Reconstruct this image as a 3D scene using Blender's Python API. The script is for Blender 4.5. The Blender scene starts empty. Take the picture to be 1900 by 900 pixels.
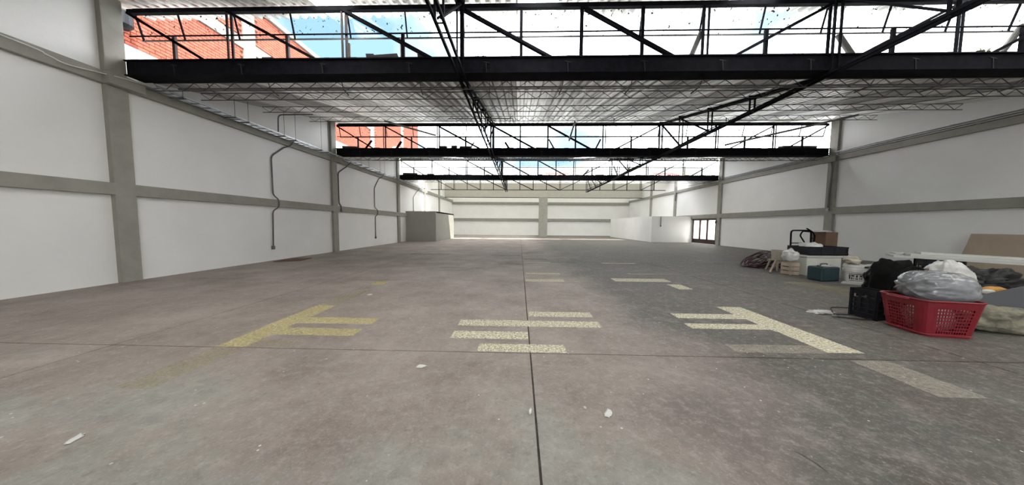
import bpy, bmesh, math, random
from mathutils import Vector, Matrix, noise
random.seed(7)
S = bpy.context.scene
COL = S.collection
# ------------------------------------------------------------------ camera
F_PX = 510.2
cam_d = bpy.data.cameras.new('camera'); cam = bpy.data.objects.new('camera', cam_d); COL.objects.link(cam)
cam_d.sensor_fit = 'HORIZONTAL'; cam_d.sensor_width = 36.0; cam_d.lens = F_PX / 1900 * 36.0
cam_d.clip_start = 0.05; cam_d.clip_end = 500
cam.matrix_world = Matrix(((0.99959898, -0.00902283, 0.02684135, 0.0),
                           (0.02736420, 0.06393464, -0.99757885, 0.0),
                           (0.00728490, 0.99791330, 0.06415591, 1.5),
                           (0, 0, 0, 1)))
S.camera = cam
S.view_settings.view_transform = 'Standard'; S.view_settings.look = 'None'
S.view_settings.exposure = -.18; S.view_settings.gamma = 1.0; S.view_settings.use_curve_mapping = False
# ------------------------------------------------------------------ sky and sun
SKY_SEED = 1.0; SKY_ROT = (-.26, -.04, .06); CLOUD = 10.0; BLUE = 1.0
W = bpy.data.worlds.new('sky'); S.world = W; W.use_nodes = True
nt = W.node_tree; nt.nodes.clear()
def nd(tree, typ, **kw):
    n = tree.nodes.new(typ)
    for k, v in kw.items(): setattr(n, k, v)
    return n
out = nd(nt, 'ShaderNodeOutputWorld'); bg = nd(nt, 'ShaderNodeBackground'); tc = nd(nt, 'ShaderNodeTexCoord')
nz = nd(nt, 'ShaderNodeTexNoise', noise_dimensions='4D'); nz.inputs['Scale'].default_value = 2.6
nz.inputs['Detail'].default_value = 6; nz.inputs['Roughness'].default_value = .5; nz.inputs['W'].default_value = SKY_SEED
rp = nd(nt, 'ShaderNodeValToRGB'); e = rp.color_ramp.elements
e[0].position = .36; e[0].color = (.62 * BLUE, 1.05 * BLUE, 1.40 * BLUE, 1)
e[1].position = .50; e[1].color = (CLOUD, CLOUD * 1.0, CLOUD * 1.02, 1)
em = rp.color_ramp.elements.new(.42); em.color = (1.2, 1.5, 1.75, 1)
mpg = nd(nt, 'ShaderNodeMapping'); mpg.inputs['Rotation'].default_value = SKY_ROT
nt.links.new(tc.outputs['Generated'], mpg.inputs['Vector']); nt.links.new(mpg.outputs['Vector'], nz.inputs['Vector']); nt.links.new(nz.outputs['Fac'], rp.inputs['Fac'])
nt.links.new(rp.outputs['Color'], bg.inputs['Color']); nt.links.new(bg.outputs['Background'], out.inputs['Surface'])
sun_d = bpy.data.lights.new('sun', 'SUN'); sun_d.energy = 16.0; sun_d.angle = math.radians(.6); sun_d.color = (1, .95, .86)
sun = bpy.data.objects.new('sun', sun_d); COL.objects.link(sun)
sun.rotation_euler = Vector((-.42, .345, -1.0)).to_track_quat('-Z', 'Y').to_euler(); sun.location = (5, -8, 20)

# ------------------------------------------------------------------ helpers
def tag(o, label, cat, group=None, kind=None):
    o['label'] = label; o['category'] = cat
    if group: o['group'] = group
    if kind: o['kind'] = kind
    return o
def empty(name, loc=(0, 0, 0), rz=0.0):
    o = bpy.data.objects.new(name, None); COL.objects.link(o); o.location = loc; o.rotation_euler = (0, 0, rz); o.empty_display_size = .1
    return o
def place(name, mesh, parent=None, loc=(0, 0, 0), rot=(0, 0, 0), scale=(1, 1, 1)):
    o = bpy.data.objects.new(name, mesh); COL.objects.link(o); o.parent = parent
    o.location = loc; o.rotation_euler = rot; o.scale = scale
    return o
def copy_tree(src, parent=None):
    c = src.copy(); COL.objects.link(c); c.parent = parent
    for ch in list(src.children): copy_tree(ch, c)
    return c
class MB:
    def __init__(s): s.v = []; s.f = []
    def add(s, v, f):
        n = len(s.v); s.v += [tuple(p) for p in v]; s.f += [tuple(i + n for i in q) for q in f]; return s
    def box(s, x0, x1, y0, y1, z0, z1):
        v = [(x, y, z) for z in (z0, z1) for y in (y0, y1) for x in (x0, x1)]
        return s.add(v, [(0, 2, 3, 1), (4, 5, 7, 6), (0, 1, 5, 4), (2, 6, 7, 3), (0, 4, 6, 2), (1, 3, 7, 5)])
    def cbox(s, c, d):
        return s.box(c[0] - d[0] / 2, c[0] + d[0] / 2, c[1] - d[1] / 2, c[1] + d[1] / 2, c[2] - d[2] / 2, c[2] + d[2] / 2)
    def bar(s, p, q, w, h, up=(0, 0, 1)):
        p = Vector(p); q = Vector(q); d = (q - p).normalized(); u = Vector(up)
        a = d.cross(u)
        if a.length < 1e-4: a = d.cross(Vector((1, 0, 0)))
        a.normalize(); b = a.cross(d).normalized(); a *= w / 2; b *= h / 2
        v = [p - a - b, p + a - b, p + a + b, p - a + b, q - a - b, q + a - b, q + a + b, q - a + b]
        return s.add(v, [(0, 1, 2, 3), (7, 6, 5, 4), (0, 4, 5, 1), (1, 5, 6, 2), (2, 6, 7, 3), (3, 7, 4, 0)])
    def tube(s, pts, r, n=8, closed=False):
        pts = [Vector(p) for p in pts]; N = len(pts); rings = []; prev = None
        for i, p in enumerate(pts):
            if closed: t = pts[(i + 1) % N] - pts[i - 1]
            else: t = pts[min(i + 1, N - 1)] - pts[max(i - 1, 0)]
            t.normalize()
            if prev is None:
                a = t.cross(Vector((0, 0, 1)))
                if a.length < 1e-3: a = t.cross(Vector((1, 0, 0)))
            else: a = prev - t * prev.dot(t)
            a.normalize(); prev = a; b = t.cross(a)
            rings.append([p + (a * math.cos(k * 2 * math.pi / n) + b * math.sin(k * 2 * math.pi / n)) * r for k in range(n)])
        v = [q for R_ in rings for q in R_]; f = []
        for i in range(N if closed else N - 1):
            j = (i + 1) % N
            for k in range(n):
                f.append((i * n + k, i * n + (k + 1) % n, j * n + (k + 1) % n, j * n + k))
        if not closed: f += [tuple(range(n - 1, -1, -1)), tuple((N - 1) * n + k for k in range(n))]
        return s.add(v, f)
    def lathe(s, prof, c=(0, 0, 0), n=20):
        v = []; f = []
        for r, z in prof:
            for k in range(n):
                a = 2 * math.pi * k / n; v.append((c[0] + r * math.cos(a), c[1] + r * math.sin(a), c[2] + z))
        for i in range(len(prof) - 1):
            for k in range(n):
                f.append((i * n + k, i * n + (k + 1) % n, (i + 1) * n + (k + 1) % n, (i + 1) * n + k))
        f += [tuple(range(n - 1, -1, -1)), tuple((len(prof) - 1) * n + k for k in range(n))]
        return s.add(v, f)
    def prism_x(s, poly, x0, x1):           # poly in (y, z)
        n = len(poly)
        return s.add([(x0, y, z) for y, z in poly] + [(x1, y, z) for y, z in poly],
                     [tuple(range(n)), tuple(range(2 * n - 1, n - 1, -1))] + [(i, i + n, (i + 1) % n + n, (i + 1) % n) for i in range(n)])
    def prism_z(s, poly, z0, z1):           # poly in (x, y)
        n = len(poly)
        return s.add([(x, y, z0) for x, y in poly] + [(x, y, z1) for x, y in poly],
                     [tuple(range(n - 1, -1, -1)), tuple(range(n, 2 * n))] + [(i, (i + 1) % n, (i + 1) % n + n, i + n) for i in range(n)])
    def mesh(s, name, mat, smooth=False, fix=True):
        m = bpy.data.meshes.new(name); m.from_pydata(s.v, [], s.f)
        if fix:
            bm = bmesh.new(); bm.from_mesh(m); bmesh.ops.recalc_face_normals(bm, faces=bm.faces); bm.to_mesh(m); bm.free()
        m.materials.append(mat)
        if smooth:
            m.polygons.foreach_set('use_smooth', [True] * len(m.polygons))
        m.update(); return m
    def build(s, name, mat, parent=None, loc=(0, 0, 0), rot=(0, 0, 0), smooth=False, bevel=0, fix=True):
        o = place(name, s.mesh(name, mat, smooth, fix), parent, loc, rot)
        if bevel:
            b = o.modifiers.new('bevel', 'BEVEL'); b.width = bevel; b.segments = 2; b.limit_method = 'ANGLE'
        return o
def arc(pts, r=.12, k=4):
    """round the corners of a polyline"""
    pts = [Vector(p) for p in pts]; o = [pts[0]]
    for i in range(1, len(pts) - 1):
        a, b, c = pts[i - 1], pts[i], pts[i + 1]
        u = (a - b); w = (c - b); rr = min(r, u.length * .45, w.length * .45); u.normalize(); w.normalize()
        p = b + u * rr; q = b + w * rr
        for j in range(k + 1):
            t = j / k; o.append(p * (1 - t) ** 2 + b * 2 * t * (1 - t) + q * t * t)
    o.append(pts[-1]); return o
def curve_pts(pts, k=6):
    pts = [Vector(p) for p in pts]; P = [pts[0]] + pts + [pts[-1]]; o = []
    for i in range(1, len(P) - 2):
        for j in range(k):
            t = j / k; a, b, c, d = P[i - 1], P[i], P[i + 1], P[i + 2]
            o.append(.5 * ((2 * b) + (c - a) * t + (2 * a - 5 * b + 4 * c - d) * t * t + (3 * b - a - 3 * c + d) * t ** 3))
    o.append(pts[-1]); return o
def lump(name, mat, parent, loc, rad, amp=.18, freq=2.2, seed=0, flat=.0, nu=40, nv=24, power=.8, wrinkle=0.0, rot=(0, 0, 0), knot=None, streak=False):
    """soft irregular bag-like body; bottom flattened at z = -rad[2]*(1-flat)"""
    v = []; f = []; rx, ry, rz = rad
    sg = lambda t, p: math.copysign(abs(t) ** p, t)
    for j in range(nv + 1):
        ph = -math.pi / 2 + math.pi * j / nv
        for i in range(nu):
            th = 2 * math.pi * i / nu
            d = Vector((sg(math.cos(ph), power) * sg(math.cos(th), power), sg(math.cos(ph), power) * sg(math.sin(th), power), sg(math.sin(ph), power)))
            k = 1 + amp * noise.noise(d * freq + Vector((seed * 3.7, seed, -seed))) + amp * .4 * noise.noise(d * freq * 2.7 + Vector((seed, 9, 4)))
            if streak:        # creases gathered at one end
                ang = math.atan2(d.z, d.y); k += wrinkle * (.2 + .8 * max(0, -d.x)) * noise.noise(Vector((d.x * 1.6, math.cos(ang) * 7, math.sin(ang) * 7 + seed))) + .25 * wrinkle * noise.noise(d * 6)
            elif wrinkle:
                k += wrinkle * (abs(noise.noise(Vector((d.x * 3, d.y * 3 + seed, d.z * 11)))) - .25) + wrinkle * .6 * noise.noise(Vector((d.x * 9, d.y * 9, d.z * 5 + seed)))
            p = Vector((d.x * rx, d.y * ry, d.z * rz)) * k
            if knot and d.z > .75:
                t = (d.z - .75) / .25; p.x *= 1 - .6 * t; p.y *= 1 - .6 * t; p.z += knot * t * t
            p.z = max(p.z, -rz * (1 - flat)); v.append(p)
    for j in range(nv):
        for i in range(nu):
            f.append((j * nu + i, j * nu + (i + 1) % nu, (j + 1) * nu + (i + 1) % nu, (j + 1) * nu + i))
    m = MB().add(v, f)
    return m.build(name, mat, parent, loc, rot, smooth=True, fix=False)

# ------------------------------------------------------------------ materials
def mat(name, col, rough=.6, metal=0.0, var=0.0, vscale=3.0, bump=0.0, bscale=30.0, col2=None, spec=.5, stretch=(1, 1, 1), detail=5, coat=0.0):
    m = bpy.data.materials.new(name); m.use_nodes = True; t = m.node_tree; b = t.nodes['Principled BSDF']
    b.inputs['Base Color'].default_value = (*col, 1); b.inputs['Roughness'].default_value = rough
    b.inputs['Metallic'].default_value = metal; b.inputs['Specular IOR Level'].default_value = spec
    if coat: b.inputs['Coat Weight'].default_value = coat
    g = nd(t, 'ShaderNodeNewGeometry'); mp = nd(t, 'ShaderNodeVectorMath', operation='MULTIPLY'); mp.inputs[1].default_value = stretch
    t.links.new(g.outputs['Position'], mp.inputs[0])
    if var or col2:
        n = nd(t, 'ShaderNodeTexNoise'); n.inputs['Scale'].default_value = vscale; n.inputs['Detail'].default_value = detail
        n.inputs['Roughness'].default_value = .6
        t.links.new(mp.outputs[0], n.inputs['Vector'])
        r = nd(t, 'ShaderNodeValToRGB'); c2 = col2 or tuple(max(0, c * (1 - var)) for c in col); c1 = col if col2 else tuple(min(1, c * (1 + var)) for c in col)
        r.color_ramp.elements[0].position = .36; r.color_ramp.elements[1].position = .64
        r.color_ramp.elements[0].color = (*c2, 1); r.color_ramp.elements[1].color = (*c1, 1)
        t.links.new(n.outputs['Fac'], r.inputs['Fac']); t.links.new(r.outputs['Color'], b.inputs['Base Color'])
    if bump:
        n2 = nd(t, 'ShaderNodeTexNoise'); n2.inputs['Scale'].default_value = bscale; n2.inputs['Detail'].default_value = 4
        bp = nd(t, 'ShaderNodeBump'); bp.inputs['Strength'].default_value = bump; bp.inputs['Distance'].default_value = .02
        t.links.new(mp.outputs[0], n2.inputs['Vector']); t.links.new(n2.outputs['Fac'], bp.inputs['Height']); t.links.new(bp.outputs['Normal'], b.inputs['Normal'])
    return m
def glass(name, tint=(1, 1, 1), gloss=.08, dirt=0.0, diff=0.0, diffcol=(.9, .9, .9)):
    m = bpy.data.materials.new(name); m.use_nodes = True; t = m.node_tree; t.nodes.clear()
    o = nd(t, 'ShaderNodeOutputMaterial'); tr = nd(t, 'ShaderNodeBsdfTransparent'); tr.inputs[0].default_value = (*tint, 1)
    gl = nd(t, 'ShaderNodeBsdfGlossy'); gl.inputs['Roughness'].default_value = .08
    mx = nd(t, 'ShaderNodeMixShader'); mx.inputs[0].default_value = gloss
    t.links.new(tr.outputs[0], mx.inputs[1]); t.links.new(gl.outputs[0], mx.inputs[2]); last = mx
    if diff:
        tl = nd(t, 'ShaderNodeBsdfTranslucent'); tl.inputs[0].default_value = (*diffcol, 1)
        m2 = nd(t, 'ShaderNodeMixShader'); m2.inputs[0].default_value = diff
        t.links.new(last.outputs[0], m2.inputs[1]); t.links.new(tl.outputs[0], m2.inputs[2]); last = m2
    if dirt:
        df = nd(t, 'ShaderNodeBsdfDiffuse'); df.inputs[0].default_value = (.06, .05, .05, 1)
        g = nd(t, 'ShaderNodeNewGeometry'); n = nd(t, 'ShaderNodeTexNoise'); n.inputs['Scale'].default_value = 14; n.inputs['Detail'].default_value = 2
        r = nd(t, 'ShaderNodeValToRGB'); r.color_ramp.elements[0].position = dirt; r.color_ramp.elements[1].position = dirt + .03
        m3 = nd(t, 'ShaderNodeMixShader')
        t.links.new(g.outputs['Position'], n.inputs['Vector']); t.links.new(n.outputs['Fac'], r.inputs['Fac']); t.links.new(r.outputs['Color'], m3.inputs[0])
        t.links.new(last.outputs[0], m3.inputs[1]); t.links.new(df.outputs[0], m3.inputs[2]); last = m3
    t.links.new(last.outputs[0], o.inputs['Surface'])
    return m
def worn_paint(name, col, wear=.5, scale=9.0, opac=.92):
    m = mat(name, col, .8, var=.18, vscale=20); t = m.node_tree; b = t.nodes['Principled BSDF']
    o = [n for n in t.nodes if n.type == 'OUTPUT_MATERIAL'][0]
    g = nd(t, 'ShaderNodeNewGeometry'); n = nd(t, 'ShaderNodeTexNoise'); n.inputs['Scale'].default_value = scale; n.inputs['Detail'].default_value = 9; n.inputs['Roughness'].default_value = .75
    r = nd(t, 'ShaderNodeValToRGB'); r.color_ramp.elements[0].position = wear - .14; r.color_ramp.elements[1].position = wear + .14; r.color_ramp.elements[1].color = (opac, opac, opac, 1)
    tr = nd(t, 'ShaderNodeBsdfTransparent'); mx = nd(t, 'ShaderNodeMixShader')
    t.links.new(g.outputs['Position'], n.inputs['Vector']); t.links.new(n.outputs['Fac'], r.inputs['Fac'])
    t.links.new(r.outputs['Color'], mx.inputs[0]); t.links.new(tr.outputs[0], mx.inputs[1]); t.links.new(b.outputs[0], mx.inputs[2])
    t.links.new(mx.outputs[0], o.inputs['Surface'])
    return m
def floor_mat():
    m = bpy.data.materials.new('worn_painted_concrete'); m.use_nodes = True; t = m.node_tree; b = t.nodes['Principled BSDF']; L = t.links.new
    g = nd(t, 'ShaderNodeNewGeometry'); sx = nd(t, 'ShaderNodeSeparateXYZ'); L(g.outputs['Position'], sx.inputs[0])
    def noi(scale, det=6, rough=.6, vec=None):
        n = nd(t, 'ShaderNodeTexNoise'); n.inputs['Scale'].default_value = scale; n.inputs['Detail'].default_value = det; n.inputs['Roughness'].default_value = rough
        L(vec or g.outputs['Position'], n.inputs['Vector']); return n.outputs['Fac']
    def ramp(fac, p0, p1, c0=(0, 0, 0), c1=(1, 1, 1)):
        r = nd(t, 'ShaderNodeValToRGB'); r.color_ramp.elements[0].position = p0; r.color_ramp.elements[1].position = p1
        r.color_ramp.elements[0].color = (*c0, 1); r.color_ramp.elements[1].color = (*c1, 1); L(fac, r.inputs['Fac']); return r.outputs['Color']
    def mix(fac, a, c):
        x = nd(t, 'ShaderNodeMix', data_type='RGBA'); L(fac, x.inputs[0])
        for k, q in ((6, a), (7, c)):
            if isinstance(q, tuple): x.inputs[k].default_value = (*q, 1)
            else: L(q, x.inputs[k])
        return x.outputs[2]
    def math_(op, a, c):
        x = nd(t, 'ShaderNodeMath', operation=op)
        for k, q in ((0, a), (1, c)):
            if isinstance(q, (int, float)): x.inputs[k].default_value = q
            else: L(q, x.inputs[k])
        return x.outputs[0]
    base = ramp(noi(.8, 8, .65), .3, .7, (.182, .148, .132), (.38, .328, .30))
    # remains of green paint: strongest in a worn lane near the entrance and along the right side
    yb = nd(t, 'ShaderNodeMapRange'); yb.inputs[1].default_value = 1.2; yb.inputs[2].default_value = 3.4; yb.inputs[3].default_value = .20; yb.inputs[4].default_value = -.06; L(sx.outputs['Y'], yb.inputs[0])
    xb = nd(t, 'ShaderNodeMapRange'); xb.inputs[1].default_value = 4.2; xb.inputs[2].default_value = 6.0; xb.inputs[3].default_value = 0.0; xb.inputs[4].default_value = .16; L(sx.outputs['X'], xb.inputs[0])
    gm = math_('ADD', math_('ADD', noi(.75, 7, .62), yb.outputs[0]), xb.outputs[0])
    gmask = math_('MULTIPLY', ramp(gm, .56, .70), .62)
    c = mix(gmask, base, ramp(noi(5, 5), .3, .7, (.172, .19, .17), (.315, .333, .30)))
    # dimming of the light towards the right, painted into the floor colour
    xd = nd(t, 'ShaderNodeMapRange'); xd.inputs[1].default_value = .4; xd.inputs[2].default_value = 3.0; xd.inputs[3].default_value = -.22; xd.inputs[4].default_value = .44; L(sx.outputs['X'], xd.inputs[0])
    shade_mask = math_('MULTIPLY', ramp(math_('ADD', noi(.5, 6, .6), xd.outputs[0]), .42, .80), .88)
    c = mix(shade_mask, c, ramp(noi(1.1, 6), .38, .62, (.070, .058, .051), (.072, .077, .067)))
    # dusty scuffs and pale grit
    scv = nd(t, 'ShaderNodeVectorMath', operation='MULTIPLY'); scv.inputs[1].default_value = (1, 1.3, 1); L(g.outputs['Position'], scv.inputs[0])
    sc = math_('MULTIPLY', ramp(noi(2.2, 9, .75, scv.outputs[0]), .52, .75), .42)
    c = mix(sc, c, (.40, .365, .325))
    sp = math_('MULTIPLY', ramp(noi(11, 8, .8), .50, .68), .38)
    c = mix(sp, c, (.50, .46, .42))
    sd2 = math_('MULTIPLY', ramp(noi(7, 8, .8, scv.outputs[0]), .52, .70), .40)
    c = mix(sd2, c, (.12, .10, .088))
    gr = math_('MULTIPLY', ramp(noi(46, 4, .7), .55, .72), .5)
    c = mix(gr, c, (.46, .42, .38))
    dk = math_('MULTIPLY', ramp(noi(24, 5, .7), .56, .76), .45)
    c = mix(dk, c, (.09, .075, .065))
    v = nd(t, 'ShaderNodeTexVoronoi'); v.inputs['Scale'].default_value = 8.5; L(g.outputs['Position'], v.inputs['Vector'])
    chips = math_('MULTIPLY', math_('LESS_THAN', v.outputs['Distance'], .07), ramp(noi(1.7, 3), .50, .54))
    c = mix(chips, c, (.62, .60, .56))
    L(c, b.inputs['Base Color']); b.inputs['Roughness'].default_value = .62; b.inputs['Specular IOR Level'].default_value = .3
    bp = nd(t, 'ShaderNodeBump'); bp.inputs['Strength'].default_value = .35; bp.inputs['Distance'].default_value = .01
    L(noi(30, 6, .7), bp.inputs['Height']); L(bp.outputs['Normal'], b.inputs['Normal'])
    return m
M = {}
M['wall'] = mat('white_plaster', (.80, .80, .79), .75, var=.025, vscale=.7, bump=.12, bscale=12)
M['conc'] = mat('grey_painted_concrete', (.29, .283, .25), .75, var=.08, vscale=2.5, bump=.15, bscale=14)
M['part'] = mat('pale_partition_paint', (.33, .33, .295), .7, var=.03, vscale=1)
M['fascia'] = mat('beige_fascia', (.40, .385, .34), .8, var=.04)
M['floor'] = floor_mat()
M['dirt'] = mat('joint_dirt', (.085, .072, .062), .95, var=.3, vscale=8)
M['steel'] = mat('black_painted_steel', (.0075, .0078, .011), .7, spec=.05, var=.3, vscale=6)
M['rust'] = mat('dark_red_oxide_steel', (.028, .010, .010), .6, var=.3, vscale=6)
M['hook'] = mat('dark_hook_steel', (.014, .0145, .017), .6, var=.2, spec=.2)
M['thin'] = mat('dull_grey_steel', (.10, .10, .10), .5, metal=.5, var=.2)
M['zinc'] = mat('galvanised_sheet', (.52, .52, .50), .38, metal=.55, var=.10, vscale=1.6, stretch=(3, .35, 1), bump=.05, bscale=9)
M['zinc_old'] = mat('weathered_galvanised_sheet', (.33, .33, .315), .45, metal=.5, var=.15, vscale=1.6, stretch=(3, .35, 1), bump=.05, bscale=9)
M['zinc_new'] = mat('bright_galvanised_sheet', (.68, .68, .66), .34, metal=.55, var=.08, vscale=1.6, stretch=(3, .35, 1), bump=.05, bscale=9)
M['pipe'] = mat('galvanised_conduit', (.30, .31, .32), .42, metal=.8, var=.1)
M['dpipe'] = mat('painted_grey_conduit', (.13, .13, .125), .5, var=.1)
M['glass'] = glass('dirty_window_glass', (.97, .985, .99), .05, dirt=.67)
M['doorglass'] = glass('ribbed_frosted_glass', (.9, .9, .86), .04, diff=.75, diffcol=(.95, .95, .9))
M['poly'] = glass('translucent_roof_sheet', (.19, .195, .178), .04, diff=.85, diffcol=(.265, .27, .245))
M['skylight'] = glass('clear_roof_sheet', (.75, .76, .74), .03, diff=1.0, diffcol=(.8, .8, .78))  # opal sheet added to pass extra daylight into the hall
M['brick'] = mat('orange_brick', (.34, .080, .047), .85, var=.22, vscale=5)
M['mortar'] = mat('brick_mortar', (.14, .06, .046), .9, var=.1)
M['rawconc'] = mat('pale_raw_concrete', (.24, .22, .195), .85, var=.15, vscale=2)
M['render'] = mat('white_render', (.5, .5, .49), .8, var=.03)
M['ground'] = mat('outdoor_paving', (.35, .34, .32), .9, var=.1)
M['yellow'] = worn_paint('worn_yellow_line', (.62, .54, .29), .45, 34, .78)
M['cream'] = worn_paint('worn_cream_line', (.72, .68, .52), .44, 40, .9)
M['faint'] = worn_paint('faded_line', (.56, .51, .43), .52, 30, .5)
M['faintyel'] = worn_paint('faded_yellow_line', (.46, .40, .24), .54, 30, .42)
M['red'] = mat('red_plastic', (.20, .010, .018), .4, var=.1)
M['silver'] = mat('grey_plastic_film', (.20, .21, .225), .24, var=.4, vscale=3, coat=.3)
M['whitebag'] = mat('white_plastic_film', (.54, .54, .525), .35, var=.12, vscale=5, coat=.2)
M['black'] = mat('black_plastic', (.012, .013, .017), .5, var=.2, spec=.25)
M['blackcloth'] = mat('black_cloth', (.008, .008, .008), .9, spec=.1, var=.3, bump=.3, bscale=60)
M['tarp'] = mat('black_film', (.007, .007, .008), .45, var=.3, spec=.25)
M['teal'] = mat('dark_teal_plastic', (.022, .048, .06), .42, var=.15)
M['whiteplastic'] = mat('white_plastic', (.62, .62, .59), .45, var=.05)
M['creamplastic'] = mat('cream_plastic', (.50, .46, .38), .5, var=.08)
M['styro'] = mat('off_white_foam_box', (.55, .56, .52), .7, var=.06, bump=.1)
M['card'] = mat('brown_cardboard', (.13, .075, .048), .85, var=.12, vscale=4)
M['hardboard'] = mat('tan_board', (.34, .275, .21), .8, var=.05, vscale=2)
M['plank'] = mat('white_pvc_plank', (.43, .44, .415), .5, var=.05)
M['wood'] = mat('pale_wood', (.44, .36, .28), .7, var=.15, vscale=6, stretch=(1, 1, .2))
M['maroon'] = mat('maroon_hose', (.055, .012, .018), .5)
M['sack'] = mat('beige_woven_sack', (.19, .178, .132), .8, var=.4, vscale=6, bump=.3, bscale=40)
M['grey'] = mat('slate_grey_panel', (.035, .038, .046), .5, var=.1)
M['amber'] = mat('amber_plastic', (.62, .30, .04), .4, var=.2)
M['rubber'] = mat('black_rubber', (.012, .012, .012), .6)
M['weed'] = mat('dry_weed', (.12, .13, .06), .8, var=.3)
M['clay'] = mat('broken_tile', (.05, .045, .045), .9, var=.3)
M['print'] = mat('dark_label_print', (.03, .03, .035), .6)
M['farsheet'] = [mat('far_roof_sheet_white', (.125, .122, .115), .6, var=.08), mat('far_roof_sheet_green', (.072, .097, .088), .6, var=.1),
                 mat('far_roof_sheet_yellow', (.10, .083, .05), .6, var=.1), mat('far_roof_sheet_rust', (.10, .03, .02), .7, var=.2)]

# ------------------------------------------------------------------ dimensions
XL, XR = -9.764, 15.634            # inner faces of columns and ring beams
WL, WR = -9.884, 15.754            # wall faces
Y = {-1: -8.83, 0: -1.01, 1: 6.81, 2: 14.63, 3: 22.37, 4: 30.15}
YF = 40.2
LOW, SLOPE = 5.12, .2216
ORD = ['first', 'second', 'third', 'fourth', 'fifth', 'sixth', 'seventh', 'eighth', 'ninth', 'tenth', 'eleventh', 'twelfth']
BAYNAME = {0: 'bay above the camera', 1: 'bay behind the nearest gutter beam', 2: 'bay behind the second gutter beam', 3: 'bay behind the third gutter beam'}
def roof_z(i, y): return LOW + SLOPE * (y - Y[i] - .1)

# ------------------------------------------------------------------ floor: slabs with open joints
fl = MB().box(-10.4, 16.2, -9.2, 40.6, -.3, -.014).build('floor', M['dirt'])
tag(fl, 'worn concrete floor with faded painted lines', 'floor', kind='structure')
xs = [-10.3, -4.95, .14, 5.18, 10.3, 16.0]; ys = [3.14 + 4.01 * k for k in range(-3, 10)]; ys = [-9.1] + [y for y in ys if -8 < y < 39] + [40.4]
GAP = .008; slab_cache = {}
for a, b in zip(xs, xs[1:]):
    for c, d in zip(ys, ys[1:]):
        key = (round(b - a, 3), round(d - c, 3))
        if key not in slab_cache:
            w, h = key; g = GAP
            m = MB(); ch = .0015
            lo = [(g, g), (w - g, g), (w - g, h - g), (g, h - g)]; hi = [(g + ch, g + ch), (w - g - ch, g + ch), (w - g - ch, h - g - ch), (g + ch, h - g - ch)]
            m.add([(x, y, -.0135) for x, y in lo] + [(x, y, -ch) for x, y in lo] + [(x, y, 0) for x, y in hi],
                  [(0, 1, 5, 4), (1, 2, 6, 5), (2, 3, 7, 6), (3, 0, 4, 7), (4, 5, 9, 8), (5, 6, 10, 9), (6, 7, 11, 10), (7, 4, 8, 11), (8, 9, 10, 11)])
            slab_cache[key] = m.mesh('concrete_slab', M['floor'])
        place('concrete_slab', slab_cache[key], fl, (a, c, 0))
def stripe(x0, x1, y0, y1, m, sk=0.0, z=.0016):
    MB().prism_z([(x0, y0), (x1, y0), (x1 + sk, y1), (x0 + sk, y1)], .0004, z).build('painted_line', M[m], fl)
for a in ((.17, 1.22, 4.44, 4.69, 'cream'), (-.91, 1.23, 3.985, 4.235, 'cream'), (-.91, .13, 3.525, 3.775, 'cream'), (-.49, .57, 3.16, 3.375, 'cream'),
          (2.60, 3.68, 4.47, 4.71, 'cream'), (2.55, 3.70, 4.02, 4.23, 'cream'), (3.68, 4.12, 3.95, 5.15, 'cream'), (3.70, 4.13, 3.30, 3.95, 'cream', 0, .0014), (2.62, 3.70, 3.27, 3.49, 'faint'), (3.74, 4.16, 2.45, 3.12, 'faint'),
          (-3.70, -3.34, 3.80, 4.86, 'yellow'), (-3.68, -3.32, 3.16, 3.80, 'yellow', 0, .0014), (-3.34, -2.20, 3.97, 4.235, 'yellow'), (-3.34, -2.22, 3.535, 3.785, 'yellow', 0, .0015), (-3.32, -2.72, 3.17, 3.38, 'faintyel'), (-3.66, -3.30, 2.30, 3.12, 'faintyel'),
          (-3.70, -3.36, 4.9, 6.1, 'faintyel'), (-3.74, -3.36, 6.62, 7.0, 'yellow'), (-4.40, -3.50, 10.05, 10.35, 'faint'), (-4.2, -1.2, 9.3, 9.6, 'faint'),
          (.20, 1.26, 8.33, 8.58, 'cream'), (.18, 1.22, 7.24, 7.56, 'cream'), (3.4, 4.7, 8.48, 8.72, 'faint'), (2.60, 4.1, 7.40, 7.82, 'cream'), (3.80, 4.14, 6.55, 7.10, 'cream'),
          (.20, 1.24, 10.95, 11.1, 'cream'), (-.8, .1, 10.3, 10.6, 'faint'), (3.3, 4.6, 10.9, 11.1, 'cream'), (.2, 1.2, 11.9, 12.2, 'faint'), (-1.4, .1, 13.2, 13.6, 'faint'), (-5.5, -3.4, 13.4, 13.9, 'faint'), (.2, 1.3, 14.4, 14.8, 'faint'),
          (7.2, 7.9, 5.9, 7.6, 'faintyel')):
    stripe(*a)

MB().prism_z([(1.855, 1.805), (1.885, 1.765), (1.905, 1.70), (1.905, 1.64), (1.895, 1.64), (1.893, 1.70), (1.872, 1.755)], .0003, .0012).build('crack', M['dirt'], fl)
MB().prism_z([(2.765, 1.922), (2.785, 1.90), (2.80, 1.865), (2.79, 1.87), (2.775, 1.90)], .0003, .0012).build('crack', M['dirt'], fl)
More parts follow.
